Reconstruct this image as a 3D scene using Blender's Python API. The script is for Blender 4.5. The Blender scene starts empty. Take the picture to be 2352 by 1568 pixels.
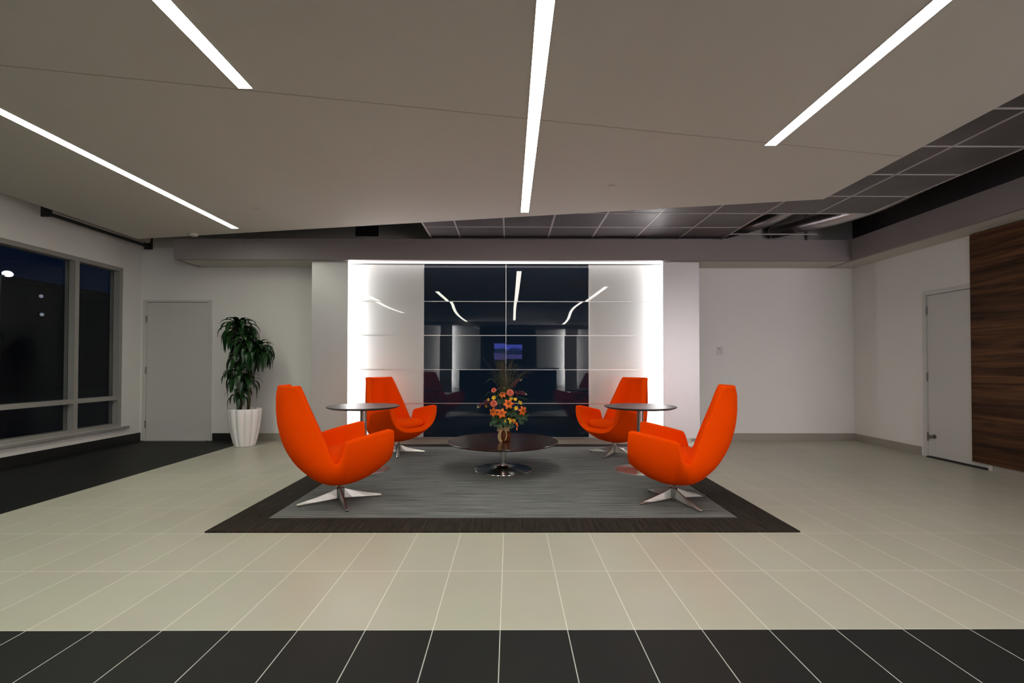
import bpy, math, random
from mathutils import Vector, Matrix
R = random.Random(7)
pi, sin, cos = math.pi, math.sin, math.cos
S = bpy.context.scene
COL = S.collection

# ---------------------------------------------------------------- camera
cam_d = bpy.data.cameras.new('camera')
cam_d.sensor_width = 36.0
cam_d.lens = 36.0 * 1082.04 / 2352
cam_d.shift_y = 38.8 / 2352
cam_d.clip_start = 0.05
cam = bpy.data.objects.new('camera', cam_d)
COL.objects.link(cam)
CAM_H = 1.199
cam.matrix_world = (Matrix.Translation((0, 0, CAM_H)) @ Matrix.Rotation(-0.0053, 4, 'Z')
                    @ Matrix.Rotation(pi/2 + 0.0142, 4, 'X') @ Matrix.Rotation(0.001, 4, 'Z'))
S.camera = cam

# ---------------------------------------------------------------- world (night) and exposure
w = bpy.data.worlds.new('night_sky')
S.world = w
w.use_nodes = True
bg = w.node_tree.nodes['Background']
bg.inputs[0].default_value = (0.05, 0.16, 0.55, 1)
bg.inputs[1].default_value = 0.02
S.view_settings.view_transform = 'Standard'
S.view_settings.look = 'None'
S.view_settings.gamma = 1
S.view_settings.use_curve_mapping = False
S.view_settings.exposure = 0.0
STRIP = 28.0        # ceiling strip radiance
SIDE = 15.0         # added fill screen in the unseen side hall
COVE = 62.0         # cove LED radiance


# ---------------------------------------------------------------- materials
def nmat(name):
    m = bpy.data.materials.new(name)
    m.use_nodes = True
    nt = m.node_tree
    return m, nt, nt.nodes['Principled BSDF']


def N(nt, kind, **kw):
    n = nt.nodes.new(kind)
    for k, v in kw.items():
        setattr(n, k, v)
    return n


def math_node(nt, op, a, b=None):
    n = N(nt, 'ShaderNodeMath', operation=op)
    for i, v in enumerate((a, b)):
        if v is None:
            continue
        if isinstance(v, (int, float)):
            n.inputs[i].default_value = v
        else:
            nt.links.new(v, n.inputs[i])
    return n.outputs[0]


def mix_col(nt, fac, a, b, blend='MIX'):
    n = N(nt, 'ShaderNodeMix', data_type='RGBA', blend_type=blend)
    for i, v in ((0, fac), (6, a), (7, b)):
        if isinstance(v, (int, float)):
            n.inputs[i].default_value = v
        elif isinstance(v, tuple):
            n.inputs[i].default_value = (*v, 1)
        else:
            nt.links.new(v, n.inputs[i])
    return n.outputs[2]


def plain(name, col, rough=0.5, metal=0.0, var=0.06, scale=8.0, bump=0.0, bscale=200.0, spec=0.5,
          coat=0.0, sheen=0.0, stretch=(1, 1, 1), trans=0.0, ior=1.45, sss=0.0):
    m, nt, b = nmat(name)
    tc = N(nt, 'ShaderNodeTexCoord')
    mp = N(nt, 'ShaderNodeMapping')
    mp.inputs['Scale'].default_value = stretch
    nt.links.new(tc.outputs['Object'], mp.inputs['Vector'])
    nz = N(nt, 'ShaderNodeTexNoise')
    nz.inputs['Scale'].default_value = scale
    nz.inputs['Detail'].default_value = 4
    nt.links.new(mp.outputs[0], nz.inputs['Vector'])
    dark = tuple(c * (1 - var) for c in col)
    lite = tuple(min(1, c * (1 + var)) for c in col)
    nt.links.new(mix_col(nt, nz.outputs[0], dark, lite), b.inputs['Base Color'])
    b.inputs['Roughness'].default_value = rough
    b.inputs['Metallic'].default_value = metal
    b.inputs['Specular IOR Level'].default_value = spec
    b.inputs['Coat Weight'].default_value = coat
    b.inputs['Sheen Weight'].default_value = sheen
    b.inputs['Transmission Weight'].default_value = trans
    b.inputs['IOR'].default_value = ior
    if bump:
        n2 = N(nt, 'ShaderNodeTexNoise')
        n2.inputs['Scale'].default_value = bscale
        nt.links.new(mp.outputs[0], n2.inputs['Vector'])
        bp = N(nt, 'ShaderNodeBump')
        bp.inputs['Strength'].default_value = bump
        bp.inputs['Distance'].default_value = 0.002
        nt.links.new(n2.outputs[0], bp.inputs['Height'])
        nt.links.new(bp.outputs[0], b.inputs['Normal'])
    return m


def emit(name, col, power):
    m, nt, b = nmat(name)
    b.inputs['Base Color'].default_value = (0.8, 0.8, 0.8, 1)
    b.inputs['Emission Color'].default_value = (*col, 1)
    b.inputs['Emission Strength'].default_value = power
    return m


def tile_mat(name, col, grout, x0, y0, pw, pl, rough, gw=0.0045, speck=0.0, axis='xy', spec=0.5):
    """rectangular tiles with pale joints, laid out in the place's own metres"""
    m, nt, b = nmat(name)
    tc = N(nt, 'ShaderNodeTexCoord')
    sp = N(nt, 'ShaderNodeSeparateXYZ')
    nt.links.new(tc.outputs['Object'], sp.inputs[0])
    ids, masks = [], []
    for o, z0, p in ((sp.outputs['X' if axis[0] == 'x' else 'Y'], x0, pw),
                     (sp.outputs['Y' if axis[1] == 'y' else 'Z'], y0, pl)):
        u = math_node(nt, 'DIVIDE', math_node(nt, 'SUBTRACT', o, z0), p)
        ids.append(math_node(nt, 'FLOOR', u))
        f = math_node(nt, 'FRACT', u)
        d = math_node(nt, 'MINIMUM', f, math_node(nt, 'SUBTRACT', 1.0, f))
        masks.append(math_node(nt, 'LESS_THAN', d, gw / 2 / p))
    joint = math_node(nt, 'MAXIMUM', masks[0], masks[1])
    cb = N(nt, 'ShaderNodeCombineXYZ')
    nt.links.new(ids[0], cb.inputs[0])
    nt.links.new(ids[1], cb.inputs[1])
    wn = N(nt, 'ShaderNodeTexWhiteNoise')
    nt.links.new(cb.outputs[0], wn.inputs['Vector'])
    tone = mix_col(nt, wn.outputs[0], tuple(c * 0.965 for c in col), tuple(c * 1.035 for c in col))
    nz = N(nt, 'ShaderNodeTexNoise')
    nz.inputs['Scale'].default_value = 5.0
    nz.inputs['Detail'].default_value = 6
    nt.links.new(tc.outputs['Object'], nz.inputs['Vector'])
    tone = mix_col(nt, 0.10, tone, nz.outputs['Color'], 'SOFT_LIGHT')
    if speck:
        n3 = N(nt, 'ShaderNodeTexNoise')
        n3.inputs['Scale'].default_value = 160.0
        nt.links.new(tc.outputs['Object'], n3.inputs['Vector'])
        k = math_node(nt, 'MULTIPLY', math_node(nt, 'GREATER_THAN', n3.outputs[0], 0.70), speck)
        tone = mix_col(nt, k, tone, tuple(min(1, c * 3 + .05) for c in col))
    nt.links.new(mix_col(nt, joint, tone, grout), b.inputs['Base Color'])
    rg = math_node(nt, 'ADD', math_node(nt, 'MULTIPLY', joint, 0.4), rough)
    nt.links.new(rg, b.inputs['Roughness'])
    b.inputs['Specular IOR Level'].default_value = spec
    bp = N(nt, 'ShaderNodeBump')
    bp.inputs['Strength'].default_value = 0.3
    bp.inputs['Distance'].default_value = 0.0015
    nt.links.new(math_node(nt, 'SUBTRACT', 1.0, joint), bp.inputs['Height'])
    nt.links.new(bp.outputs[0], b.inputs['Normal'])
    return m


def streak_mat(name, c1, c2, stretch, rough=0.95, scale=1.0, bump=0.5, c3=None):
    """loop pile carpet: coloured yarn runs drawn out along one direction"""
    m, nt, b = nmat(name)
    tc = N(nt, 'ShaderNodeTexCoord')
    mp = N(nt, 'ShaderNodeMapping')
    mp.inputs['Scale'].default_value = stretch
    nt.links.new(tc.outputs['Object'], mp.inputs['Vector'])
    nz = N(nt, 'ShaderNodeTexNoise')
    nz.inputs['Scale'].default_value = scale
    nz.inputs['Detail'].default_value = 5
    nz.inputs['Roughness'].default_value = 0.7
    nt.links.new(mp.outputs[0], nz.inputs['Vector'])
    cr = N(nt, 'ShaderNodeValToRGB')
    cr.color_ramp.elements[0].position = 0.38
    cr.color_ramp.elements[0].color = (*c1, 1)
    cr.color_ramp.elements[1].position = 0.62
    cr.color_ramp.elements[1].color = (*c2, 1)
    if c3:
        e = cr.color_ramp.elements.new(0.7)
        e.color = (*c3, 1)
    nt.links.new(nz.outputs[0], cr.inputs[0])
    n2 = N(nt, 'ShaderNodeTexNoise')
    n2.inputs['Scale'].default_value = 240
    nt.links.new(tc.outputs['Object'], n2.inputs['Vector'])
    nt.links.new(mix_col(nt, 0.35, cr.outputs[0], n2.outputs['Color'], 'SOFT_LIGHT'), b.inputs['Base Color'])
    b.inputs['Roughness'].default_value = rough
    b.inputs['Specular IOR Level'].default_value = 0.15
    bp = N(nt, 'ShaderNodeBump')
    bp.inputs['Strength'].default_value = bump
    bp.inputs['Distance'].default_value = 0.004
    nt.links.new(n2.outputs[0], bp.inputs['Height'])
    nt.links.new(bp.outputs[0], b.inputs['Normal'])
    return m


def wood_mat(name, c1, c2, stretch, rough, plank=None, spec=0.5):
    m, nt, b = nmat(name)
    tc = N(nt, 'ShaderNodeTexCoord')
    mp = N(nt, 'ShaderNodeMapping')
    mp.inputs['Scale'].default_value = stretch
    nt.links.new(tc.outputs['Object'], mp.inputs['Vector'])
    nz = N(nt, 'ShaderNodeTexNoise')
    nz.inputs['Scale'].default_value = 1.0
    nz.inputs['Detail'].default_value = 7
    nz.inputs['Distortion'].default_value = 0.8
    nt.links.new(mp.outputs[0], nz.inputs['Vector'])
    cr = N(nt, 'ShaderNodeValToRGB')
    cr.color_ramp.elements[0].position = 0.35
    cr.color_ramp.elements[0].color = (*c1, 1)
    cr.color_ramp.elements[1].position = 0.68
    cr.color_ramp.elements[1].color = (*c2, 1)
    nt.links.new(nz.outputs[0], cr.inputs[0])
    out = cr.outputs[0]
    if plank:
        sp = N(nt, 'ShaderNodeSeparateXYZ')
        nt.links.new(tc.outputs['Object'], sp.inputs[0])
        u = math_node(nt, 'DIVIDE', sp.outputs['Z'], plank)
        wn = N(nt, 'ShaderNodeTexWhiteNoise', noise_dimensions='1D')
        nt.links.new(math_node(nt, 'FLOOR', u), wn.inputs['W'])
        k = math_node(nt, 'ADD', math_node(nt, 'MULTIPLY', wn.outputs[0], 0.8), 0.6)
        cb = N(nt, 'ShaderNodeCombineColor')
        for i in range(3):
            nt.links.new(k, cb.inputs[i])
        out = mix_col(nt, 1.0, out, cb.outputs[0], 'MULTIPLY')
        d = math_node(nt, 'LESS_THAN', math_node(nt, 'FRACT', u), 0.012)
        out = mix_col(nt, d, out, tuple(c * 0.3 for c in c1))
    nt.links.new(out, b.inputs['Base Color'])
    b.inputs['Roughness'].default_value = rough
    b.inputs['Specular IOR Level'].default_value = spec
    return m


def stripe_metal(name):
    """ribbed metal lay-in tile: fine grooves running across the room"""
    m, nt, b = nmat(name)
    tc = N(nt, 'ShaderNodeTexCoord')
    sp = N(nt, 'ShaderNodeSeparateXYZ')
    nt.links.new(tc.outputs['Object'], sp.inputs[0])
    f = math_node(nt, 'FRACT', math_node(nt, 'DIVIDE', sp.outputs['X'], 0.02))
    k = math_node(nt, 'LESS_THAN', f, 0.42)
    nz = N(nt, 'ShaderNodeTexNoise')
    nz.inputs['Scale'].default_value = 1.6
    nt.links.new(tc.outputs['Object'], nz.inputs['Vector'])
    base = mix_col(nt, nz.outputs[0], (0.15, 0.136, 0.142), (0.34, 0.31, 0.318))
    nt.links.new(mix_col(nt, k, base, (0.03, 0.027, 0.028)), b.inputs['Base Color'])
    b.inputs['Roughness'].default_value = 0.45
    b.inputs['Metallic'].default_value = 0.3
    return m


def screen_mat():
    """lit screen showing a dusky landscape: sky, a rounded hill, fields and a river bend"""
    m, nt, b = nmat('screen_picture')
    tc = N(nt, 'ShaderNodeTexCoord')
    sp = N(nt, 'ShaderNodeSeparateXYZ')
    nt.links.new(tc.outputs['Object'], sp.inputs[0])
    nz = N(nt, 'ShaderNodeTexNoise')
    nz.inputs['Scale'].default_value = 3.0
    nt.links.new(tc.outputs['Object'], nz.inputs['Vector'])
    h = math_node(nt, 'ADD', sp.outputs['Z'], math_node(nt, 'MULTIPLY', math_node(nt, 'SUBTRACT', nz.outputs[0], 0.5), 0.12))
    land = math_node(nt, 'LESS_THAN', h, 0.08)
    dx = math_node(nt, 'ADD', sp.outputs['X'], -0.28)
    r2 = math_node(nt, 'ADD', math_node(nt, 'POWER', math_node(nt, 'MULTIPLY', dx, 1.0), 2.0),
                   math_node(nt, 'POWER', math_node(nt, 'MULTIPLY', sp.outputs['Z'], 1.6), 2.0))
    hill = math_node(nt, 'LESS_THAN', r2, 0.12)
    low = math_node(nt, 'LESS_THAN', h, -0.12)
    c = mix_col(nt, hill, (0.10, 0.13, 0.75), (0.03, 0.045, 0.22))
    c = mix_col(nt, land, c, (0.012, 0.03, 0.10))
    c = mix_col(nt, low, c, (0.10, 0.09, 0.35))
    nt.links.new(c, b.inputs['Emission Color'])
    b.inputs['Emission Strength'].default_value = 9.0
    b.inputs['Base Color'].default_value = (0.01, 0.01, 0.01, 1)
    return m


M = dict(
    tile=tile_mat('beige_floor_tile', (0.47, 0.455, 0.37), (0.78, 0.75, 0.64), -0.0409, 2.152, 0.305, 0.61, 0.34),
    dark_tile=tile_mat('charcoal_floor_tile', (0.017, 0.017, 0.016), (0.50, 0.50, 0.46), -0.0409, 2.152, 0.305, 0.61, 0.5, speck=0.45, spec=0.12),
    vignetted_tile=tile_mat('vignetted_floor_tile', (0.013, 0.013, 0.012), (0.03, 0.03, 0.028), -0.0409, 2.152, 0.305, 0.61, 0.5, spec=0.12),  # charcoal tile again, joints painted dark to stand in for lens vignetting
    base_tile=tile_mat('greige_base_tile', (0.30, 0.275, 0.235), (0.42, 0.39, 0.34), 0.1, -0.3, 0.305, 1.0, 0.4, 0.003, axis='xz'),
    base_tile_side=tile_mat('greige_base_tile_side', (0.30, 0.275, 0.235), (0.42, 0.39, 0.34), 0.1, -0.3, 0.305, 1.0, 0.4, 0.003, axis='yz'),
    base_black=plain('black_base', (0.012, 0.012, 0.011), 0.4),
    rug_grey=streak_mat('grey_carpet', (0.085, 0.092, 0.088), (0.235, 0.245, 0.235), (1.6, 55, 1), scale=1.0),
    rug_dark=streak_mat('brown_carpet', (0.016, 0.013, 0.010), (0.040, 0.031, 0.023), (45, 3.0, 1), scale=1.0, c3=(0.06, 0.046, 0.034)),
    wall=plain('white_wall_paint', (0.76, 0.745, 0.71), 0.7, var=0.015, scale=2, bump=0.08, bscale=350),
    ceil=plain('ceiling_paint', (0.72, 0.69, 0.63), 0.85, var=0.012, scale=1.5),
    joint=plain('ceiling_joint_dark', (0.42, 0.39, 0.35), 0.9),
    beam=plain('taupe_beam_paint', (0.26, 0.225, 0.225), 0.6, var=0.02),
    beam_under=plain('soffit_paint', (0.55, 0.53, 0.47), 0.7, var=0.02),
    void=plain('dark_plenum_paint', (0.07, 0.065, 0.06), 0.9),
    void_wall=plain('grey_plenum_paint', (0.60, 0.57, 0.52), 0.9),
    door=plain('grey_white_door_paint', (0.58, 0.57, 0.54), 0.5, var=0.012),
    frame=plain('window_frame_paint', (0.30, 0.29, 0.27), 0.45, var=0.02),
    chrome=plain('polished_steel', (0.62, 0.61, 0.58), 0.12, 1.0, 0.03),
    steel=plain('brushed_steel', (0.46, 0.45, 0.415), 0.30, 1.0, 0.05, 30, stretch=(1, 1, 14)),
    hinge=plain('hinge_metal', (0.20, 0.19, 0.17), 0.4, 0.8),
    led=emit('cove_led', (0.985, 0.955, 1.0), COVE),
    led_top=emit('cove_led_soft', (1.0, 0.94, 0.985), 3.0),
    led_rear=emit('cove_led_facing', (0.95, 0.95, 1.0), COVE * 1.9),
    fill_glass=emit('fill_glow', (1.0, 0.905, 0.955), SIDE),
    strip_green=emit('strip_lamp_cool', (0.97, 1.0, 0.86), STRIP),
    strip=emit('strip_lamp', (1.0, 0.985, 0.89), STRIP),
    strip_pink=emit('strip_lamp_warm', (1.0, 0.955, 0.92), STRIP),
    lamp_frame=plain('lamp_trim', (0.55, 0.53, 0.48), 0.5),
    pilaster=plain('satin_silver_panel', (0.62, 0.61, 0.605), 0.36, 0.32, 0.02, 6, stretch=(1, 1, 0.2)),
    white_glass=plain('white_back_painted_glass', (0.635, 0.645, 0.615), 0.03, 0, 0.01, 1),
    navy_glass=plain('navy_back_painted_glass', (0.0055, 0.014, 0.029), 0.012, 0, 0.03, 1),
    strip_metal=plain('joint_aluminium', (0.62, 0.60, 0.58), 0.3, 0.9),
    orange=plain('orange_wool', (0.90, 0.066, 0.0), 0.9, 0, 0.035, 60, bump=0.25, bscale=900, spec=0.04),
    table=wood_mat('dark_walnut_top', (0.016, 0.006, 0.004), (0.055, 0.019, 0.010), (3, 40, 40), 0.17, spec=0.3),
    table_grey=wood_mat('dark_wenge_top', (0.040, 0.026, 0.025), (0.085, 0.058, 0.055), (3, 40, 40), 0.38, spec=0.35),
    cladding=wood_mat('walnut_cladding', (0.026, 0.010, 0.004), (0.118, 0.049, 0.018), (1, 1.1, 16), 0.5, plank=0.155, spec=0.2),
    pot=plain('white_glazed_ceramic', (0.88, 0.86, 0.86), 0.16, 0, 0.02, 4, coat=0.4),
    soil=plain('potting_soil', (0.09, 0.06, 0.03), 0.95, 0, 0.4, 60, bump=1, bscale=120),
    cane=plain('green_brown_cane', (0.050, 0.050, 0.020), 0.7, 0, 0.3, 40, bump=0.4, bscale=60),
    leaf=plain('dark_green_leaf', (0.008, 0.036, 0.007), 0.33, 0, 0.35, 9),
    glass=plain('window_glass', (0.92, 0.96, 0.95), 0.0, 0, 0.0, 1, trans=1.0, ior=1.25),
    amber=plain('amber_vase_glass', (0.50, 0.16, 0.045), 0.03, 0, 0.05, 6, trans=0.85, ior=1.3),
    burlap=plain('burlap_ribbon', (0.36, 0.24, 0.115), 0.9, 0, 0.18, 300, bump=0.6, bscale=500),
    petal_orange=plain('orange_petal', (0.83, 0.155, 0.008), 0.5, 0, 0.22, 22),
    petal_coral=plain('coral_petal', (0.80, 0.20, 0.12), 0.6, 0, 0.2, 40),
    petal_yellow=plain('yellow_petal', (0.70, 0.44, 0.02), 0.55, 0, 0.2, 30),
    petal_wine=plain('burgundy_petal', (0.085, 0.008, 0.022), 0.55, 0, 0.35, 40),
    petal_white=plain('cream_bud', (0.62, 0.62, 0.36), 0.6, 0, 0.2, 30),
    anther=plain('brown_anther', (0.06, 0.018, 0.008), 0.8),
    stem=plain('green_stem', (0.045, 0.095, 0.022), 0.6, 0, 0.25, 20),
    sprig=plain('grey_green_sprig', (0.030, 0.070, 0.026), 0.55, 0, 0.4, 14),
    grass=plain('tawny_grass', (0.075, 0.070, 0.026), 0.8, 0, 0.4, 15),
    cattail=plain('brown_cattail', (0.075, 0.035, 0.015), 0.9, 0, 0.2, 60, bump=0.5, bscale=400),
    grid_tile=stripe_metal('ribbed_metal_tile'),
    tbar=plain('grid_bar_metal', (0.55, 0.51, 0.51), 0.4, 0.2),
    foil=plain('duct_foil', (0.50, 0.48, 0.48), 0.30, 0.9, 0.1, 20),
    black=plain('matt_black', (0.012, 0.012, 0.012), 0.6),
    shade=plain('shade_fabric', (0.36, 0.31, 0.29), 0.85),
    switch=plain('switch_plastic', (0.60, 0.57, 0.54), 0.35, 0, 0.01),
    screen=screen_mat(),
    asphalt=plain('asphalt', (0.03, 0.03, 0.03), 0.9),
    facade=plain('dark_facade', (0.035, 0.04, 0.035), 0.8),
    lamp_out=emit('outdoor_lamp', (0.75, 0.88, 1.0), 3.0),
    lamp_dim=emit('outdoor_lamp_dim', (0.75, 0.8, 1.0), 0.22),
    desk=plain('desk_laminate', (0.34, 0.33, 0.31), 0.4),
)


# ---------------------------------------------------------------- mesh helpers
class MB:
    def __init__(self):
        self.v, self.f = [], []

    def add(self, vs, fs):
        o = len(self.v)
        self.v += [tuple(p) for p in vs]
        self.f += [tuple(i + o for i in f) for f in fs]
        return self

    def box(self, x0, x1, y0, y1, z0, z1):
        vs = [(x, y, z) for z in (z0, z1) for y in (y0, y1) for x in (x0, x1)]
        return self.add(vs, [(0, 2, 3, 1), (4, 5, 7, 6), (0, 1, 5, 4), (2, 6, 7, 3), (0, 4, 6, 2), (1, 3, 7, 5)])

    def prism(self, poly, z0, z1):
        n = len(poly)
        vs = [(x, y, z0) for x, y in poly] + [(x, y, z1) for x, y in poly]
        fs = [tuple(range(n))[::-1], tuple(range(n, 2 * n))]
        fs += [(i, (i + 1) % n, n + (i + 1) % n, n + i) for i in range(n)]
        return self.add(vs, fs)

    def lathe(self, prof, seg=48, c=(0, 0, 0), rfun=None, cap=True):
        vs, fs = [], []
        for k, (r, z) in enumerate(prof):
            for i in range(seg):
                a = 2 * pi * i / seg
                rr = r * (rfun(a, z) if rfun else 1)
                vs.append((c[0] + rr * cos(a), c[1] + rr * sin(a), c[2] + z))
        for k in range(len(prof) - 1):
            for i in range(seg):
                j = (i + 1) % seg
                fs.append((k * seg + i, k * seg + j, (k + 1) * seg + j, (k + 1) * seg + i))
        if cap:
            fs.append(tuple(range(seg))[::-1])
            o = (len(prof) - 1) * seg
            fs.append(tuple(range(o, o + seg)))
        return self.add(vs, fs)

    def tube(self, pts, rad, seg=8, cap=True):
        pts = [Vector(p) for p in pts]
        n = len(pts)
        if not isinstance(rad, (list, tuple)):
            rad = [rad] * n
        vs, fs = [], []
        t0 = (pts[1] - pts[0]).normalized()
        u = t0.orthogonal().normalized()
        for i, p in enumerate(pts):
            t = (pts[min(i + 1, n - 1)] - pts[max(i - 1, 0)]).normalized()
            u = (u - t * u.dot(t))
            u = u.normalized() if u.length > 1e-6 else t.orthogonal().normalized()
            b = t.cross(u)
            for k in range(seg):
                a = 2 * pi * k / seg
                vs.append(p + (u * cos(a) + b * sin(a)) * rad[i])
        for i in range(n - 1):
            for k in range(seg):
                j = (k + 1) % seg
                fs.append((i * seg + k, i * seg + j, (i + 1) * seg + j, (i + 1) * seg + k))
        if cap:
            fs.append(tuple(range(seg))[::-1])
            fs.append(tuple(range((n - 1) * seg, n * seg)))
        return self.add(vs, fs)

    def ribbon(self, pts, wid, side, fold=0.0):
        """leaf blade along pts; side = lateral direction, fold = V depth as share of the width"""
        pts = [Vector(p) for p in pts]
        n = len(pts)
        vs, fs = [], []
        side = Vector(side)
        for i, p in enumerate(pts):
            t = (pts[min(i + 1, n - 1)] - pts[max(i - 1, 0)]).normalized()
            s = (side - t * side.dot(t)).normalized()
            up = s.cross(t)
            hw = wid[i] / 2
            vs += [p - s * hw + up * hw * fold, p, p + s * hw + up * hw * fold]
        for i in range(n - 1):
            a, b = 3 * i, 3 * i + 3
            fs += [(a, a + 1, b + 1, b), (a + 1, a + 2, b + 2, b + 1)]
        return self.add(vs, fs)

    def ball(self, c, r, sx=1, sy=1, sz=1, seg=12, rings=8):
        vs, fs = [], []
        for i in range(1, rings):
            th = pi * i / rings
            for k in range(seg):
                a = 2 * pi * k / seg
                vs.append((c[0] + r * sx * sin(th) * cos(a), c[1] + r * sy * sin(th) * sin(a), c[2] + r * sz * cos(th)))
        top = len(vs)
        vs += [(c[0], c[1], c[2] + r * sz), (c[0], c[1], c[2] - r * sz)]
        for i in range(rings - 2):
            for k in range(seg):
                j = (k + 1) % seg
                fs.append((i * seg + k, (i + 1) * seg + k, (i + 1) * seg + j, i * seg + j))
        for k in range(seg):
            j = (k + 1) % seg
            fs.append((top, k, j))
            o = (rings - 2) * seg
            fs.append((top + 1, o + j, o + k))
        return self.add(vs, fs)

    def build(self, name, mat, parent=None, smooth=False, bevel=0.0, loc=None, angle=None, segs=2):
        me = bpy.data.meshes.new(name)
        me.from_pydata(self.v, [], self.f)
        me.update()
        import bmesh
        bm = bmesh.new()
        bm.from_mesh(me)
        bmesh.ops.recalc_face_normals(bm, faces=bm.faces)
        bm.to_mesh(me)
        bm.free()
        me.materials.append(M[mat] if isinstance(mat, str) else mat)
        if smooth:
            for p in me.polygons:
                p.use_smooth = True
            if angle:
                me.set_sharp_from_angle(angle=angle)
        o = bpy.data.objects.new(name, me)
        COL.objects.link(o)
        if parent:
            o.parent = parent
        if loc is not None:
            o.location = loc
        if bevel:
            md = o.modifiers.new('edge', 'BEVEL')
            md.width = bevel
            md.segments = segs
            md.limit_method = 'ANGLE'
            md.angle_limit = math.radians(35)
        return o


def box(x0, x1, y0, y1, z0, z1):
    return MB().box(x0, x1, y0, y1, z0, z1)


def tag(o, label, cat, group=None):
    o['label'] = label
    o['category'] = cat
    if group:
        o['group'] = group
    return o


def thing(name, label, cat, loc=(0, 0, 0), rz=0.0, group=None):
    o = bpy.data.objects.new(name, None)
    COL.objects.link(o)
    o.location = loc
    o.rotation_euler = (0, 0, rz)
    return tag(o, label, cat, group)


def struct(o, label=None, cat=None):
    o['kind'] = 'structure'
    if label:
        o['label'] = label
    if cat:
        o['category'] = cat
    return o


def frame_root(name, label, cat, loc=(0, 0, 0)):
    o = bpy.data.objects.new(name, None)
    COL.objects.link(o)
    o.location = loc
    return struct(o, label, cat)


def copy_thing(root, loc, rz, label):
    def cp(o, par):
        c = o.copy()
        COL.objects.link(c)
        if par:
            c.parent = par
        for ch in list(o.children):
            cp(ch, c)
        return c
    r = cp(root, None)
    r.location = loc
    r.rotation_euler = (0, 0, rz)
    r['label'] = label
    return r


# ================================================================ the room shell
XL, XR, YB, YR = -5.85, 5.50, 7.50, -5.60
OP, XH = 3.0, 9.0   # the right wall ends at OP and an added side hall opens there
ZS = 3.03            # underside of the floating ceiling slab
struct(box(-4.08, XR + .2, 2.152, YB + .2, -0.1, 0).build('floor', 'tile'),
       'pale beige rectangular floor tiles around the dark edged rug', 'floor')
dk = MB().prism([(XL - .2, YR - .2), (XH + .2, YR - .2), (XH + .2, OP), (XR + .2, OP), (XR + .2, 2.152), (XL - .2, 2.152)], -0.1, 0)
struct(dk.build('floor_border', 'dark_tile'), 'charcoal floor tile band across the front of the lobby', 'floor')

struct(box(XL - .2, -4.08, 2.152, YB + .2, -0.1, 0).build('floor_border', 'vignetted_tile'), 'near black floor tile band along the window wall, joints darkened as painted vignette', 'floor')

# walls
struct(box(XL - .2, XR + .2, YB, YB + .2, 3.06, 4.3).build('wall_back_upper', 'void_wall'), 'grey wall of the open ceiling void above the back bulkhead', 'wall')
struct(box(XR, XR + .2, YR, YB, 3.06, 4.3).build('wall_right_upper', 'void'), 'dark wall of the open ceiling void on the right', 'wall')
struct(box(XL - .2, XR + .2, YB, YB + .2, 0, 3.06).build('wall_back', 'wall'), 'off white back wall either side of the lit glass wall', 'wall')
dy0, dy1 = 5.33, 6.22
mb = MB()
mb.box(XR, XR + .2, OP, dy0, 0, 3.06).box(XR, XR + .2, YR, OP, 2.752, 3.06).box(XR, XR + .2, dy1, YB, 0, 3.06).box(XR, XR + .2, dy0, dy1, 2.17, 3.06)
struct(mb.build('wall_right', 'wall'), 'off white right wall with a flush door and walnut cladding', 'wall')
mb = MB()
WY0, WY1, WZ0, WZ1 = -4.2, 7.16, 0.27, 2.66
mb.box(XL - .2, XL, YR, YB, 0, WZ0).box(XL - .2, XL, YR, YB, WZ1, 4.3)
mb.box(XL - .2, XL, YR, WY0, WZ0, WZ1).box(XL - .2, XL, WY1, YB, WZ0, WZ1)
struct(mb.build('wall_left', 'wall'), 'off white left wall around the night window', 'wall')
struct(box(XL - .2, XR + .2, YR - .2, YR, 0, 4.3).build('wall_rear', 'wall'), 'wall behind the photographer', 'wall')

# invented side hall, out of view, built around a fill light screen
mb = MB().box(XR + .2, XH, OP, OP + .15, 0, 2.9).box(XH, XH + .2, YR, OP + .15, 0, 2.9).box(XR, XH + .2, YR - .2, YR, 0, 2.9)
mb.box(4.98, 5.10, -3.24, -2.0, 0, 2.752)  # unseen fin added to keep the screen's light off the left wall
struct(mb.build('wall_hall', 'wall'), 'white walls of the added side hall, with a light blocking fin', 'wall')
struct(box(XR + .2, XH + .2, YR - .2, OP + .15, 2.9, 3.0).build('ceiling_hall', 'ceil'), 'ceiling of the added side hall', 'ceiling')
hall = frame_root('hall_fill_screen', 'added fill light screen in the unseen side hall', 'window', (0, -3.2, 0))  # added glowing screen, out of view; stands for the source the right pilaster mirrors
for k in range(3):
    box(5.22 + k * .52, 5.72 + k * .52, 0, .03, .12, 2.6).build('pane', 'fill_glass', hall)
for k in range(4):
    box(5.20 + k * .52, 5.22 + k * .52, -.04, .035, 0, 2.68).build('mullion', 'frame', hall)
box(5.22, 6.76, -.04, .035, 2.6, 2.68).build('head_rail', 'frame', hall)
box(5.22, 6.76, -.04, .035, .0, .12).build('sill_rail', 'frame', hall)

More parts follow.
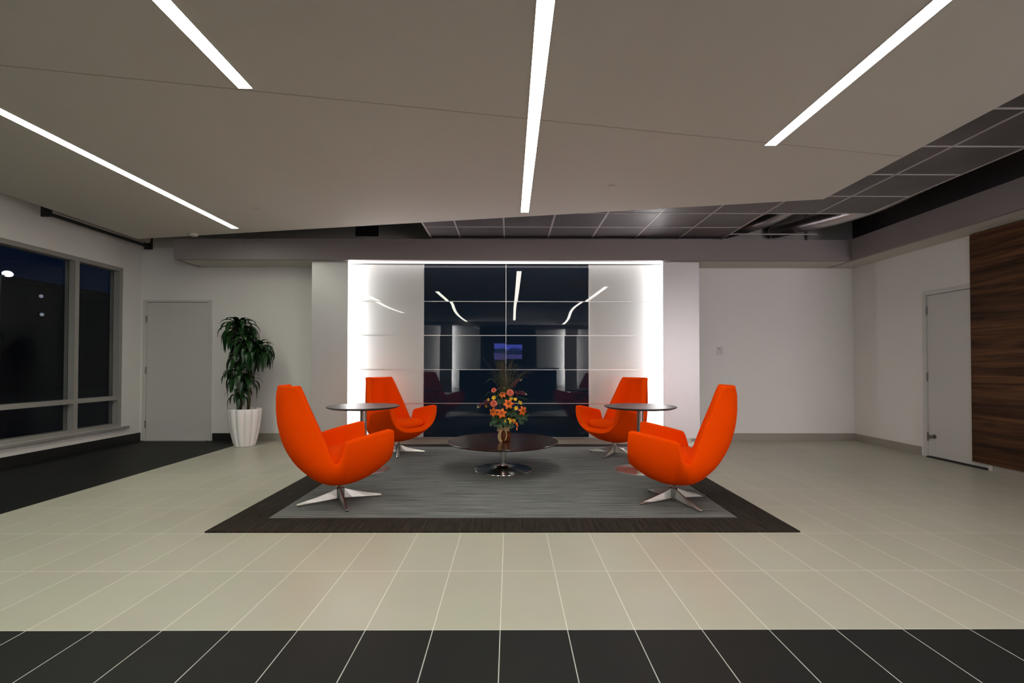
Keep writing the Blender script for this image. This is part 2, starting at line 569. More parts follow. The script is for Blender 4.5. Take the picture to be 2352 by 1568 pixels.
# baseboards
BT = 0.118
struct(box(-4.3, -2.9, YB - .012, YB, 0, BT).build('baseboard_back', 'base_tile'), 'greige tile baseboard behind the potted plant', 'baseboard')
struct(box(2.75, XR, YB - .012, YB, 0, BT).build('baseboard_back', 'base_tile'), 'greige tile baseboard under the thermostat wall', 'baseboard')
mb = box(-4.70, -4.3, YB - .012, YB, 0, BT)
struct(mb.build('baseboard_back', 'base_black'), 'short black baseboard between the left door and the plant', 'baseboard')
struct(box(XR - .012, XR, dy1 + .05, YB, 0, BT).build('baseboard_right', 'base_tile_side'), 'greige tile baseboard left of the right wall door', 'baseboard')
struct(box(XL, XL + .012, YR, YB, 0, 0.128).build('baseboard_left', 'base_black'), 'black baseboard under the night window', 'baseboard')

# upper plenum (dark deck above everything)
struct(box(XL - .2, XR + .2, YR - .2, YB + .2, 4.3, 4.4).build('ceiling_deck', 'void'), 'dark deck above the ceilings', 'ceiling')

# floating ceiling slab
SE = lambda x: 6.85 + (x + 5.32) * (5.16 - 6.85) / (3.41 + 5.32)
slab = [(-5.42, YR), (3.46, YR), (3.46, SE(3.46)), (-5.42, SE(-5.42))]
so = struct(MB().prism(slab, ZS, ZS + .05).build('ceiling', 'ceil'), 'floating beige ceiling slab with recessed strip lamps', 'ceiling')
# control joint drawn across the slab
j0, j1 = Vector((-5.3, 2.875 - 2.18 * 0.1845)), Vector((3.44, 2.875 + 6.56 * 0.1845))
d = (j1 - j0).normalized()
nrm = Vector((-d.y, d.x)) * 0.004
mb = MB().prism([tuple(j0 - nrm), tuple(j1 - nrm), tuple(j1 + nrm), tuple(j0 + nrm)], ZS - .001, ZS + .001)
mb.build('control_joint', 'joint', so)
# ceiling of the window-side shade pocket
struct(box(XL, -5.42, YR, 6.87, 3.24, 3.28).build('ceiling_pocket', 'wall'), 'shade pocket above the window', 'ceiling')

# taupe bulkheads
BY, BZ0, BZ1 = 6.95, 2.752, 3.062
mb = MB().box(-4.95, 5.06, BY, BY + .06, BZ0, BZ1).box(-4.95, 5.06, BY + .06, YB, BZ1 - .05, BZ1).box(-4.95, -4.89, BY + .06, YB, BZ0, BZ1 - .05)
b1 = struct(mb.build('trim_1', 'beam'), 'long taupe bulkhead across the back wall', 'bulkhead')
box(-4.89, 5.06, BY + .06, YB, BZ0, BZ0 + .02).build('soffit_board', 'beam_under', b1)
mb = MB().box(5.06, 5.12, YR, YB, BZ0, BZ1).box(5.12, XR, YR, YB, BZ1 - .05, BZ1)
b2 = struct(mb.build('trim_2', 'beam'), 'taupe bulkhead running along the right wall', 'bulkhead')
box(5.12, XR, YR, YB, BZ0, BZ0 + .02).build('soffit_board', 'beam_under', b2)

# suspended ribbed metal ceiling beyond the slab
gx = [-1.17] + [-0.735 + .655 * k for k in range(0, 9)]
gy = [7.075 - .605 * k for k in range(0, 22)]
ZG = 3.10
gr = frame_root('ceiling_grid', 'suspended ribbed metal ceiling in a white grid beyond the slab', 'ceiling')
tiles = MB()
for i in range(len(gx) - 1):
    for j in range(len(gy) - 1):
        xa, xb, ya, yb = gx[i], gx[i + 1], gy[j + 1], gy[j]
        if xa > 3.1 and yb > 5.9:
            if ya > 5.8:
                continue
        if xb < 3.3 and yb < SE(xb) - 1.0:
            continue
        tiles.box(xa + .012, xb - .012, ya + .012, yb - .012, ZG + .004, ZG + .012)
tiles.build('metal_tile', 'grid_tile', gr)
bars = MB()
for i, x in enumerate(gx):
    y1 = gy[0] if x < 3.2 else 5.865
    y0 = SE(x) - .8 if x < 3.3 else gy[-1]
    bars.box(x - .012, x + .012, y0, y1, ZG, ZG + .03)
for j, y in enumerate(gy):
    xb = 3.20 if y > 5.9 else gx[-1]
    xa = -1.17
    if y < 4.4:
        xa = 3.1
    bars.box(xa - .012, xb + .012, y - .009, y + .009, ZG - .001, ZG + .029)
bars.build('grid_bar', 'tbar', gr)

# ---- feature wall of glass panels
GY = 7.20
fw = thing('glass_panel_wall', 'lit wall of glossy white and navy glass panels behind the seating', 'wall panel', (0, GY, 0))
cx = [-2.62, -1.312, -0.055, 1.215, 2.52]
cz = [0.101, 0.615, 1.129, 1.651, 2.171, 2.742]


def bow(ci, ri, u, v):
    """depth of the slightly uneven glass at panel coordinates u, v (0..1)"""
    h = cz[ri + 1] - cz[ri]
    if ri == 4:                     # the top sheets lean out a little at the head
        return 0.0012 * v * h + 0.5 * 0.040 * v * v * h * h
    wob = [0.0, 0.00015, 0.0002, 0.0006][ri] if ri < 4 else 0
    ph = ci * 1.7 + ri * 2.3
    return wob * (sin(2 * pi * v + ph) * 0.35 + 0.8 * sin(pi * u * 2.0 + ph) * 0.6) + (0.0004 if ri == 3 else 0.00012) * sin(2 * pi * v * 1.0 + ph)


for ri in range(5):
    for ci in range(4):
        navy = ci in (1, 2)
        x0, x1, z0, z1 = cx[ci] + .003, cx[ci + 1] - .003, cz[ri] + .004, cz[ri + 1] - .004
        nu, nv = 18, 14
        mb = MB()
        vs, fs = [], []
        for b_ in range(nv + 1):
            for a_ in range(nu + 1):
                u, v = a_ / nu, b_ / nv
                vs.append((x0 + (x1 - x0) * u, bow(ci, ri, u, v), z0 + (z1 - z0) * v))
        for b_ in range(nv):
            for a_ in range(nu):
                k = b_ * (nu + 1) + a_
                fs.append((k, k + 1, k + nu + 2, k + nu + 1))
        n0 = len(vs)
        vs2 = [(p[0], 0.03, p[2]) for p in vs]
        fs2 = [tuple(q + n0 for q in f[::-1]) for f in fs]
        ring = list(range(nu + 1)) + [b_ * (nu + 1) + nu for b_ in range(1, nv + 1)] + \
            [nv * (nu + 1) + a_ for a_ in range(nu - 1, -1, -1)] + [b_ * (nu + 1) for b_ in range(nv - 1, 0, -1)]
        side = [(ring[i], ring[(i + 1) % len(ring)], ring[(i + 1) % len(ring)] + n0, ring[i] + n0) for i in range(len(ring))]
        mb.add(vs + vs2, fs + fs2 + side)
        o = mb.build('glass_panel', 'navy_glass' if navy else 'white_glass', fw, smooth=True, angle=0.6)
        o['label'] = ('navy' if navy else 'white') + ' glossy glass panel'
for z in cz[1:-1]:
    box(cx[0], cx[-1], -.0045, .03, z - .0045, z + .0045).build('joint_strip', 'strip_metal', fw)
box(cx[0], cx[-1], -.012, .03, cz[0] - .012, cz[0]).build('bottom_rail', 'strip_metal', fw)
for x in cx[1:-1]:
    box(x - .004, x + .004, -.0032, .03, cz[0], cz[-1]).build('vertical_joint', 'strip_metal', fw)
box(cx[0], cx[-1], .03, .29, 0.10, cz[-1]).build('backing_board', 'void_wall', fw)
struct(box(-2.9, 2.78, GY + .005, GY + .018, 0, 0.10).build('baseboard_back', 'base_tile'), 'greige tile baseboard under the glass panel wall', 'baseboard')

# silver pilaster panels that hide the cove lamps
for x0, x1, s, lab in ((-2.965, -2.425, 1, 'satin silver panel left of the glowing white glass, beside the plant wall'),
                       (2.31, 2.855, -1, 'satin silver panel right of the glowing white glass, beside the thermostat wall')):
    t = thing('pilaster_panel', lab, 'wall panel', ((x0 + x1) / 2, 7.06, 0), 0, 'silver pilaster panels')
    hw = (x1 - x0) / 2
    box(-hw, hw, 0, .03, 0.106, 2.750).build('face_panel', 'pilaster', t, bevel=.002)
    ia = hw * s
    box(*sorted((-ia, -ia + .02 * s)), .03, .42, 0.106, 2.750).build('return_panel', 'pilaster', t)
    box(*sorted((ia - .012 * s, ia - .05 * s)), .045, .075, 0.12, 2.73).build('light_strip', 'led', t)
t = thing('cove_light', 'thin white cove lamp glowing along the top of the glass wall', 'light', (-0.055, 7.075, 2.728))
box(-2.33, 2.33, -.015, .015, 0, .02).build('lamp_tube', 'led_top', t)

# ---- ceiling strip lamps
for x, y0, y1, mt, lab in ((-3.68, -2.1, 6.31, 'strip_green', 'white ceiling strip lamp nearest the window'),
                           (-1.747, -5.1, 3.10, 'strip_green', 'white ceiling strip lamp second from the window, ending at the ceiling joint'),
                           (0.18, -3.4, 5.61, 'strip', 'long white ceiling strip lamp above the coffee table'),
                           (2.165, -4.75, 3.88, 'strip_pink', 'white ceiling strip lamp nearest the walnut wall')):
    t = thing('strip_light', lab, 'ceiling light', (x, (y0 + y1) / 2, ZS), 0, 'ceiling strip lamps')
    hl = (y1 - y0) / 2
    box(-.045, .045, -hl, hl, -.004, .0005).build('diffuser', mt, t)
    mb = MB()
    for s in (-1, 1):
        mb.box(*sorted((s * .0455, s * .049)), -hl - .004, hl + .004, -.005, .001)
        mb.box(-.0455, .0455, *sorted((s * (hl + .0005), s * (hl + .004))), -.005, .001)
    mb.build('trim_frame', 'lamp_frame', t)

# small round sprinkler cover plates
for x, y, r, lab in ((1.043, 4.785, .043, 'small round white cover plate on the ceiling right of the centre strip lamp'),
                     (-2.971, 5.547, .043, 'small round white cover plate on the ceiling near the window strip lamp end')):
    t = thing('sprinkler_cover', lab, 'sprinkler', (x, y, ZS), 0, 'ceiling cover plates')
    MB().lathe([(r, -.010), (r, -.004)], 32).build('plate', 'ceil', t, bevel=.002)
    MB().lathe([(r * .82, -.004), (r * .82, .0)], 24).build('cup', 'joint', t)
t = thing('sprinkler_cover', 'small white sprinkler head at the ceiling edge above the left door', 'sprinkler', (-4.43, 6.60, ZS), 0, 'ceiling cover plates')
MB().lathe([(.02, -.035), (.055, -.022), (.06, 0)], 24).build('plate', 'ceil', t, smooth=True, angle=0.6)

# ---- stuff up in the plenum
t = thing('wall_vent', 'dark louvred air vent above the taupe bulkhead', 'vent', (-2.27, YB, 3.35))
mb = MB().box(-.18, .18, -.02, -.002, -.10, -.085).box(-.18, .18, -.02, -.002, .085, .10).box(-.18, -.165, -.02, -.002, -.085, .085).box(.165, .18, -.02, -.002, -.085, .085)
mb.build('frame', 'black', t)
for k in range(6):
    box(-.165, .165, -.018, -.006, -.075 + k * .027, -.066 + k * .027).build('slat', 'black', t)
box(-.165, .165, -.005, -.001, -.085, .085).build('backing', 'void', t)
t = thing('air_duct', 'dark open duct mouth above the bulkhead left of the vent', 'duct', (-3.28, 7.24, 3.35))
mb = MB()
mb.box(-.20, .20, -.20, -.19, 0, .95).box(-.20, .20, .19, .20, 0, .95).box(-.20, -.19, -.19, .19, 0, .95).box(.19, .20, -.19, .19, 0, .95)
mb.build('duct_wall', 'black', t)


def flex(name, pts, r, label, n=60):
    cr = []
    P = [Vector(p) for p in pts]
    for i in range(n + 1):
        u = i / n * (len(P) - 1)
        k = min(int(u), len(P) - 2)
        f = u - k
        a, b_, c_, d_ = P[max(k - 1, 0)], P[k], P[k + 1], P[min(k + 2, len(P) - 1)]
        cr.append(0.5 * ((2 * b_) + (c_ - a) * f + (2 * a - 5 * b_ + 4 * c_ - d_) * f * f + (3 * b_ - a - 3 * c_ + d_) * f ** 3))
    rad = [r * (1 + .07 * (i % 2)) for i in range(n + 1)]
    o = MB().tube(cr, rad, 14).build(name, 'foil', smooth=True)
    return tag(o, label, 'duct')


flex('flexible_duct', [(3.75, 5.2, 3.45), (3.85, 6.1, 3.38), (3.75, 6.75, 3.30), (3.40, 7.38, 3.28)], .085, 'foil duct nearest the metal tiles in the open ceiling corner')
flex('flexible_duct', [(4.95, 5.3, 3.40), (4.75, 6.0, 3.28), (4.50, 6.6, 3.26), (4.15, 7.38, 3.30)], .10, 'shiny foil duct in the middle of the open ceiling corner')
for (x, y0, y1, z, lab) in ((3.42, 7.0, 7.06, 3.16, 'thin horizontal conduit behind the foil ducts'),):
    tag(MB().tube([(3.25, y0, z), (4.6, y0, z)], .012, 8).build('conduit_pipe', 'tbar'), lab, 'pipe')
tag(MB().tube([(4.75, 7.44, 3.1), (4.75, 7.44, 4.28)], .02, 8).build('riser_pipe', 'tbar'), 'vertical conduit in the dark ceiling corner', 'pipe')

# ---- window
wr = frame_root('window_1', 'dark framed night window running along the left wall', 'window', (XL, 0, 0))
mul = [6.41, 4.55, 2.7, 0.85, -1.0, -2.85]
xo, xi = -.16, -.015
mb = MB()
mb.box(xo, xi, WY0, WY1, WZ1 - .055, WZ1).box(xo, xi, WY0, WY1, WZ0, WZ0 + .05)
mb.box(xo, xi, WY1 - .06, WY1, WZ0 + .05, WZ1 - .055).box(xo, xi, WY0, WY0 + .06, WZ0 + .05, WZ1 - .055)
mb.build('frame', 'frame', wr)
for y in mul:
    box(xo, xi, y - .03, y + .03, WZ0 + .05, WZ1 - .055).build('mullion', 'frame', wr)
ys = [WY1 - .06] + mul + [WY0 + .06]
for k in range(len(ys) - 1):
    a = ys[k] - (.03 if k else 0)
    b_ = ys[k + 1] + (.03 if k < len(ys) - 2 else 0)
    box(xo, xi, b_, a, .672, .732).build('transom', 'frame', wr)
    box(-.11, -.10, b_, a, .732, WZ1 - .055).build('pane', 'glass', wr)
    box(-.11, -.10, b_, a, WZ0 + .05, .672).build('pane', 'glass', wr)
box(-.01, .05, WY0 - .1, WY1 + .08, WZ0 - .035, WZ0 - .002).build('window_sill', 'frame', wr, bevel=.004)

# roller shade cassette in the pocket
t = thing('roller_shade', 'dark roller shade bar tucked up between ceiling and window', 'shade', (-5.60, 6.55, 3.03))
MB().tube([(0, -.87, 0), (0, .80, 0)], .022, 12).build('bottom_bar', 'black', t, smooth=True, angle=.6)
MB().tube([(0, -.80, .10), (0, .74, .10)], .055, 16).build('fabric_roll', 'shade', t, smooth=True, angle=.6)
for y in (-.84, .77):
    box(-.07, .05, y - .012, y + .012, -.04, .21).build('bracket', 'black', t)

# ---- left door in the back wall
dr = frame_root('door_1', 'plain grey white door with grey frame behind the potted plant', 'door', (-5.26, YB, 0))
DW = .487
mb = MB().box(-DW - .055, -DW, -.022, 0, 0, 2.225).box(DW, DW + .055, -.022, 0, 0, 2.225).box(-DW, DW, -.022, 0, 2.192, 2.225)
mb.build('door_frame', 'door', dr, bevel=.003)
box(-DW + .004, DW - .004, -.012, -.001, .012, 2.186).build('door_leaf', 'door', dr)
mb = MB().box(-DW, -DW + .004, -.006, 0, .012, 2.192).box(DW - .004, DW, -.006, 0, .012, 2.192).box(-DW, DW, -.006, 0, 2.186, 2.192)
mb.build('shadow_gap', 'black', dr)
for z in (1.92, 1.11, .264):
    MB().tube([(-DW + .002, -.026, z - .055), (-DW + .002, -.026, z + .055)], .010, 10).build('hinge', 'hinge', dr)
box(-DW + .01, DW - .01, -.05, -.001, 0, .010).build('threshold', 'tbar', dr)

# ---- right door
dr = frame_root('door_2', 'plain white door in the right wall beside the walnut cladding', 'door', (XR, (dy0 + dy1) / 2, 0))
hw = (dy1 - dy0) / 2
mb = MB().box(-.02, .10, hw - .05, hw, 0, 2.17).box(-.02, .10, -hw, -hw + .05, 0, 2.17).box(-.02, .10, -hw + .05, hw - .05, 2.12, 2.17)
mb.build('door_frame', 'door', dr, bevel=.003)
box(.0, .045, -hw + .054, hw - .054, .022, 2.115).build('door_leaf', 'door', dr)
for z in (1.92, 1.05, .27):
    MB().tube([(-.01, hw - .052, z - .055), (-.01, hw - .052, z + .055)], .010, 10).build('hinge', 'hinge', dr)
k = MB().lathe([(.028, 0), (.028, .008), (.012, .012), (.012, .04), (.026, .048), (.026, .062), (.015, .068)], 20)
o = k.build('door_stop', 'hinge', dr, smooth=True, angle=.6)
o.location = (0, hw - .14, .28)
o.rotation_euler = (0, -pi / 2, 0)
box(-.03, .09, -hw + .05, hw - .05, 0, .018).build('threshold', 'black', dr)

# ---- walnut cladding on the right wall
WC1 = 5.53
o = box(XR - .055, XR, OP, WC1, .075, 2.742).build('trim_3', 'cladding')
struct(o, 'dark walnut plank cladding on the right wall', 'wall panel')
struct(box(XR - .03, XR, OP, dy0 - .02, 0, .073).build('baseboard_right', 'base_tile_side'), 'greige baseboard under the walnut cladding', 'baseboard')

# ---- thermostat / switch plate
t = thing('wall_switch', 'small white wall control plate on the right back wall', 'switch', (3.357, YB, 1.427))
box(-.045, .045, -.016, 0, -.063, .063).build('plate', 'switch', t, bevel=.003)
k = MB().lathe([(.022, 0), (.022, .006), (.013, .006), (.013, .012)], 24).build('dial', 'switch', t, smooth=True, angle=.5)
k.location = (.018, -.016, .002)
k.rotation_euler = (pi / 2, 0, 0)
k = MB().lathe([(.012, 0), (.012, .010), (.004, .016)], 20).build('button', 'chrome', t, smooth=True, angle=.5)
k.location = (-.014, -.016, .036)
k.rotation_euler = (pi / 2, 0, 0)

# ================================================================ behind the photographer (seen in the glass)
rw = frame_root('trim_4', 'facing wall with lit white panels, seen only mirrored in the glass', 'wall panel', (-.045, YR, 0))
for x0, x1, mt in ((-2.33, -1.18, 'white_glass'), (1.18, 2.33, 'white_glass'), (-1.18, 1.18, 'facade')):
    for k in range(5):
        box(x0 + .004, x1 - .004, 0, .06, .26 + k * .50, .752 + k * .50).build('wall_sheet', mt, rw)
for s in (-1, 1):
    box(*sorted((s * 2.345, s * 2.85)), .40, .42, .1, 2.78).build('side_panel', 'void_wall', rw)
    box(*sorted((s * 2.40, s * 2.46)), .22, .27, .26, 2.76).build('light_strip', 'led_rear', rw)
box(-5, 5, 0, .44, 2.78, 3.02).build('head_panel', 'beam', rw)
t = thing('wall_screen', 'lit screen with a blue landscape picture, mirrored in the navy glass', 'screen', (-.06, YR + .10, 1.765))
box(-.60, .60, -.036, -.002, -.37, .37).build('bezel', 'black', t)
o = box(-.58, .58, -.001, .004, -.355, .355).build('display', 'screen', t)
t = thing('reception_desk', 'long pale desk mirrored dimly in the navy glass', 'desk', (-.06, YR + 1.3, 0))
box(-2.0, 2.0, -.3, .3, 1.02, 1.06).build('counter', 'desk', t)
box(-1.9, 1.9, -.22, .22, 0, 1.02).build('desk_body', 'facade', t)

# ================================================================ rug
rx0, rx1, ry0, ry1 = -2.174, 2.089, 3.389, 7.12
rug = thing('area_rug', 'grey striped carpet rug with a wide dark brown border', 'rug', ((rx0 + rx1) / 2, (ry0 + ry1) / 2, 0))
hx, hy = (rx1 - rx0) / 2, (ry1 - ry0) / 2
bx0, bx1, by0, by1 = -hx + .303, hx - .303, -hy + .297, hy - .235
box(bx0, bx1, by0, by1, 0, .009).build('center_field', 'rug_grey', rug)
mb = MB().box(-hx, hx, -hy, by0, 0, .010).box(-hx, hx, by1, hy, 0, .010).box(-hx, bx0, by0, by1, 0, .010).box(bx1, hx, by0, by1, 0, .010)
mb.build('border', 'rug_dark', rug)
RZ = .010


# ================================================================ lounge chairs
def spline(keys, u):
    n = len(keys)
    k = min(int(u), n - 2)
    f = u - k
    K = lambda i: keys[min(max(i, 0), n - 1)]
    out = []
    for c in range(len(keys[0])):
        a, b_, c_, d_ = K(k - 1)[c], K(k)[c], K(k + 1)[c], K(k + 2)[c]
        m0, m1 = (c_ - a) / 2, (d_ - b_) / 2
        # limited tangents: no overshoot
        dl = c_ - b_
        if dl == 0:
            m0 = m1 = 0
        else:
            m0 = max(min(m0 / dl, 2.6), 0) * dl
            m1 = max(min(m1 / dl, 2.6), 0) * dl
        out.append((2 * f ** 3 - 3 * f * f + 1) * b_ + (f ** 3 - 2 * f * f + f) * m0 + (-2 * f ** 3 + 3 * f * f) * c_ + (f ** 3 - f * f) * m1)
    return out


#        spine X,Z      rim X,Z      half width
KEYS = [(-.500, 1.005, -.420, 1.000, .222),
        (-.512, .930, -.385, .935, .240),
        (-.512, .820, -.345, .835, .266),
        (-.495, .670, -.290, .700, .300),
        (-.445, .500, -.238, .560, .335),
        (-.360, .350, -.205, .452, .362),
        (-.265, .250, -.184, .402, .378),
        (-.205, .208, -.160, .380, .384),
        (-.155, .185, -.128, .382, .388),
        (-.110, .172, -.098, .415, .391),
        (-.070, .164, -.078, .475, .393),
        (-.040, .161, -.062, .537, .395),
        (-.010, .159, -.040, .552, .396),
        (.060, .164, .050, .573, .400),
        (.170, .198, .170, .598, .402),
        (.265, .250, .260, .614, .402),
        (.340, .305, .312, .622, .400)]


OPEN = [.50, .52, .55, .60, .70, .82, .92, .97, 1, 1, 1, 1, 1, 1, 1, 1, 1]


def chair_shell(th=.070):
    us = []
    for k in range(len(KEYS) - 1):
        m = 5 if 5 <= k <= 12 else 6
        us += [k + i / m for i in range(m)]
    us.append(len(KEYS) - 1 - 1e-9)
    nt_ = 44
    G = []
    for u in us:
        px, pz, rx, rz, hw = spline(KEYS, u)
        om = spline([(q_,) for q_ in OPEN], u)[0] * pi / 2
        row = []
        for j in range(nt_ + 1):
            t = -1 + 2 * j / nt_
            th_ = abs(t) * om
            sg = 1 if t >= 0 else -1
            # flat middle, sides rising like a bucket
            q = ((1 - cos(th_)) / (1 - cos(om))) ** 1.18
            row.append(Vector((px + (rx - px) * q, sg * hw * (sin(th_) / sin(om)) ** .88, pz + (rz - pz) * q)))
        G.append(row)
    ns, ntt = len(G), nt_ + 1
    Nn = []
    for i in range(ns):
        r = []
        for j in range(ntt):
            a = G[min(i + 1, ns - 1)][j] - G[max(i - 1, 0)][j]
            b_ = G[i][min(j + 1, nt_)] - G[i][max(j - 1, 0)]
            r.append(a.cross(b_) * 400)
        Nn.append(r)
    # make sure the normal points inward (towards the sitter)
    if Nn[ns // 2][nt_ // 2].z < 0:
        Nn = [[-n for n in r] for r in Nn]
    # area weighted smoothing keeps the sheet normal steady where the rim runs along a section
    for it in range(8):
        Nn = [[(Nn[max(i - 1, 0)][j] + Nn[min(i + 1, ns - 1)][j] + Nn[i][max(j - 1, 0)] + Nn[i][min(j + 1, nt_)] + 1.2 * Nn[i][j]) / 5.2
               for j in range(ntt)] for i in range(ns)]
    Nn = [[n.normalized() for n in r] for r in Nn]
    I = [[G[i][j] + Nn[i][j] * th for j in range(ntt)] for i in range(ns)]
    vs, fs = [], []
    idx = lambda i, j: i * ntt + j
    for r in G:
        vs += r
    o2 = len(vs)
    for r in I:
        vs += r
    for i in range(ns - 1):
        for j in range(nt_):
            fs.append((idx(i, j), idx(i + 1, j), idx(i + 1, j + 1), idx(i, j + 1)))
            fs.append((o2 + idx(i, j), o2 + idx(i, j + 1), o2 + idx(i + 1, j + 1), o2 + idx(i + 1, j)))
    loop = [(i, 0) for i in range(ns)] + [(ns - 1, j) for j in range(1, ntt)] + [(i, nt_) for i in range(ns - 2, -1, -1)] + [(0, j) for j in range(nt_ - 1, 0, -1)]
    L = len(loop)
    rows = []
    NB = 7
    acc = 0.0
    for q, (i, j) in enumerate(loop):
        if i == ns - 1 and 5 < j < nt_ - 5:
            p0, p1 = loop[q - 1], loop[(q + 1) % L]
            acc += (G[p1[0]][p1[1]] - G[p0[0]][p0[1]]).cross(I[i][j] - G[i][j]).dot(G[i][j] - G[i - 1][j])
    sgn = 1 if acc > 0 else -1
    for m in range(1, NB):
        phi = pi * m / NB
        row = []
        for q, (i, j) in enumerate(loop):
            a, b_ = G[i][j], I[i][j]
            p0, p1 = loop[q - 2], loop[(q + 2) % L]
            tn = (G[p1[0]][p1[1]] - G[p0[0]][p0[1]]).normalized()
            nn = (b_ - a).normalized()
            out = tn.cross(nn).normalized() * sgn
            c_ = (a + b_) / 2
            h_ = (a - b_) / 2
            ca, sa = cos(phi), sin(phi)
            sq = lambda x, e: math.copysign(abs(x) ** e, x)
            row.append(c_ + h_ * sq(ca, .42) + out * .017 * sq(sa, .46))
        rows.append(row)
    base = len(vs)
    for row in rows:
        vs += row
    def vid(m, q):
        q %= L
        if m == 0:
            return idx(*loop[q])
        if m == NB:
            return o2 + idx(*loop[q])
        return base + (m - 1) * L + q
    for m in range(NB):
        for q in range(L):
            fs.append((vid(m, q), vid(m, q + 1), vid(m + 1, q + 1), vid(m + 1, q)))
    return MB().add(vs, fs)


def chair_cushion():
    vs, fs = [], []
    na, nr = 48, 10
    prof = [(0, 1), (.35, .99), (.6, .95), (.78, .85), (.90, .66), (.97, .38), (1, .0), (.985, -.4), (.93, -.75), (.8, -1)]
    for r, h in prof:
        for k in range(na):
            a = 2 * pi * k / na
            e = .72
            x = .300 * math.copysign(abs(cos(a)) ** e, cos(a)) * r
            y = .312 * math.copysign(abs(sin(a)) ** e, sin(a)) * r
            dish = -.018 * (1 - r * r) + 0 + .05 * (x / .285)
            vs.append((-.005 + x, y, .392 + h * .070 + .02 * (x / .285) - .0 * dish))
    for i in range(len(prof) - 1):
        for k in range(na):
            j = (k + 1) % na
            fs.append((i * na + k, i * na + j, (i + 1) * na + j, (i + 1) * na + k))
    fs.append(tuple(range((len(prof) - 1) * na, len(prof) * na)))
    return MB().add(vs, fs)


def chair_leg(k):
    a = k * pi / 2
    mb = MB()
    # tapered blade: tall at the hub, thin at the foot
    st = [(.018, .030, .115, .014), (.10, .024, .085, .018), (.22, .016, .050, .018), (.32, .010, .026, .016), (.350, .008, .020, .014)]
    vs = []
    for r, z0, z1, hw in st:
        vs += [(r, -hw, z0), (r, hw, z0), (r, hw * .35, z1), (r, -hw * .35, z1)]
    fs = [(0, 1, 2, 3)]
    for i in range(len(st) - 1):
        for c in range(4):
            d_ = (c + 1) % 4
            fs.append((4 * i + c, 4 * i + d_, 4 * i + 4 + d_, 4 * i + 4 + c))
    n = 4 * (len(st) - 1)
    fs.append((n, n + 3, n + 2, n + 1))
    rot = lambda p: (p[0] * cos(a) - p[1] * sin(a), p[0] * sin(a) + p[1] * cos(a), p[2])
    mb.add([rot(p) for p in vs], fs)
    g = MB().lathe([(.012, 0), (.014, .004), (.012, .012)], 14, (.335 * cos(a), .335 * sin(a), 0))
    return mb, g


CH_BASE = {}


def make_chair(label, loc, face, base_ang):
    t = thing('lounge_chair', label, 'chair', loc, face, 'orange swivel lounge chairs')
    chair_shell().build('shell', 'orange', t, smooth=True)
    chair_cushion().build('seat_cushion', 'orange', t, smooth=True, angle=1.2)
    mb = MB().lathe([(.024, .0), (.024, .175)], 28)
    mb.lathe([(.034, .025), (.034, .118), (.028, .124)], 28)
    mb.build('post', 'chrome', t, smooth=True, angle=.6).rotation_euler = (0, 0, 0)
    for k in range(4):
        m1, g = chair_leg(k)
        lg = m1.build('leg', 'steel', t, bevel=.002)
        lg.rotation_euler = (0, 0, base_ang - face)
        g.build('foot_glide', 'black', lg)
    return t


rad = math.radians
ch = make_chair('orange lounge chair at front left, its back to the potted plant', (-1.478, 4.15, RZ), rad(36), rad(28))
for lab, loc, fc, ba in (('orange lounge chair at front right, its back to the walnut wall', (1.44, 4.15, RZ), rad(157), rad(20)),
                         ('orange lounge chair at back left, against the white glass, facing out', (-1.50, 6.38, RZ), rad(-37), rad(12)),
                         ('orange lounge chair at back right, against the white glass, facing out', (1.40, 6.32, RZ), rad(214), rad(145))):
    c = copy_thing(ch, loc, fc, lab)
    for p in c.children:
        if p.name.startswith('leg'):
            p.rotation_euler = (0, 0, ba - fc)


# ================================================================ tables
def disc_base(R_, r_, z1, h=.012):
    return [(R_ - .004, 0), (R_, .003), (R_ - .002, h * .7), (R_ * .75, h * 1.1), (R_ * .35, h * 1.9), (r_ * 2.0, h * 2.8), (r_ * 1.15, h * 4.5), (r_, h * 6.0)]


ct = thing('coffee_table', 'round dark walnut coffee table on a chrome pedestal', 'table', (-.072, 5.385, RZ))
MB().lathe([(.60, .308), (.622, .316), (.626, .322), (.626, .327), (.622, .330)], 96).build('tabletop', 'table', ct, smooth=True, angle=.5)
MB().lathe([(.036, .06), (.036, .309)], 40).build('post', 'chrome', ct, smooth=True, angle=.6)
MB().lathe([(.09, .300), (.09, .308)], 32).build('top_plate', 'chrome', ct)
MB().lathe(disc_base(.325, .037, .06, .011), 80).build('base', 'chrome', ct, smooth=True, angle=.7)

st = thing('side_table', 'tall round side table between the two left chairs', 'table', (-1.655, 5.36, RZ), 0, 'round pedestal side tables')
MB().lathe([(.36, .700), (.392, .712), (.400, .718), (.400, .723), (.396, .726)], 80).build('tabletop', 'table_grey', st, smooth=True, angle=.5)
MB().lathe([(.036, .05), (.036, .702)], 36).build('post', 'steel', st, smooth=True, angle=.6)
MB().lathe([(.10, .694), (.10, .701)], 32).build('top_plate', 'steel', st)
MB().lathe(disc_base(.285, .037, .05, .009), 72).build('base', 'steel', st, smooth=True, angle=.7)
copy_thing(st, (1.485, 5.36, RZ), 0.4, 'tall round side table between the two right chairs')

# ================================================================ potted dracaena
pl = thing('potted_plant', 'tall dark green cane plant in a fluted white pot beside the left door', 'plant', (-3.92, 7.02, 0))


def flute(a, z):
    c = (a * 11 / (2 * pi)) % 1.0
    return 1 - .095 * (1 - abs(sin(pi * c)) ** .75)


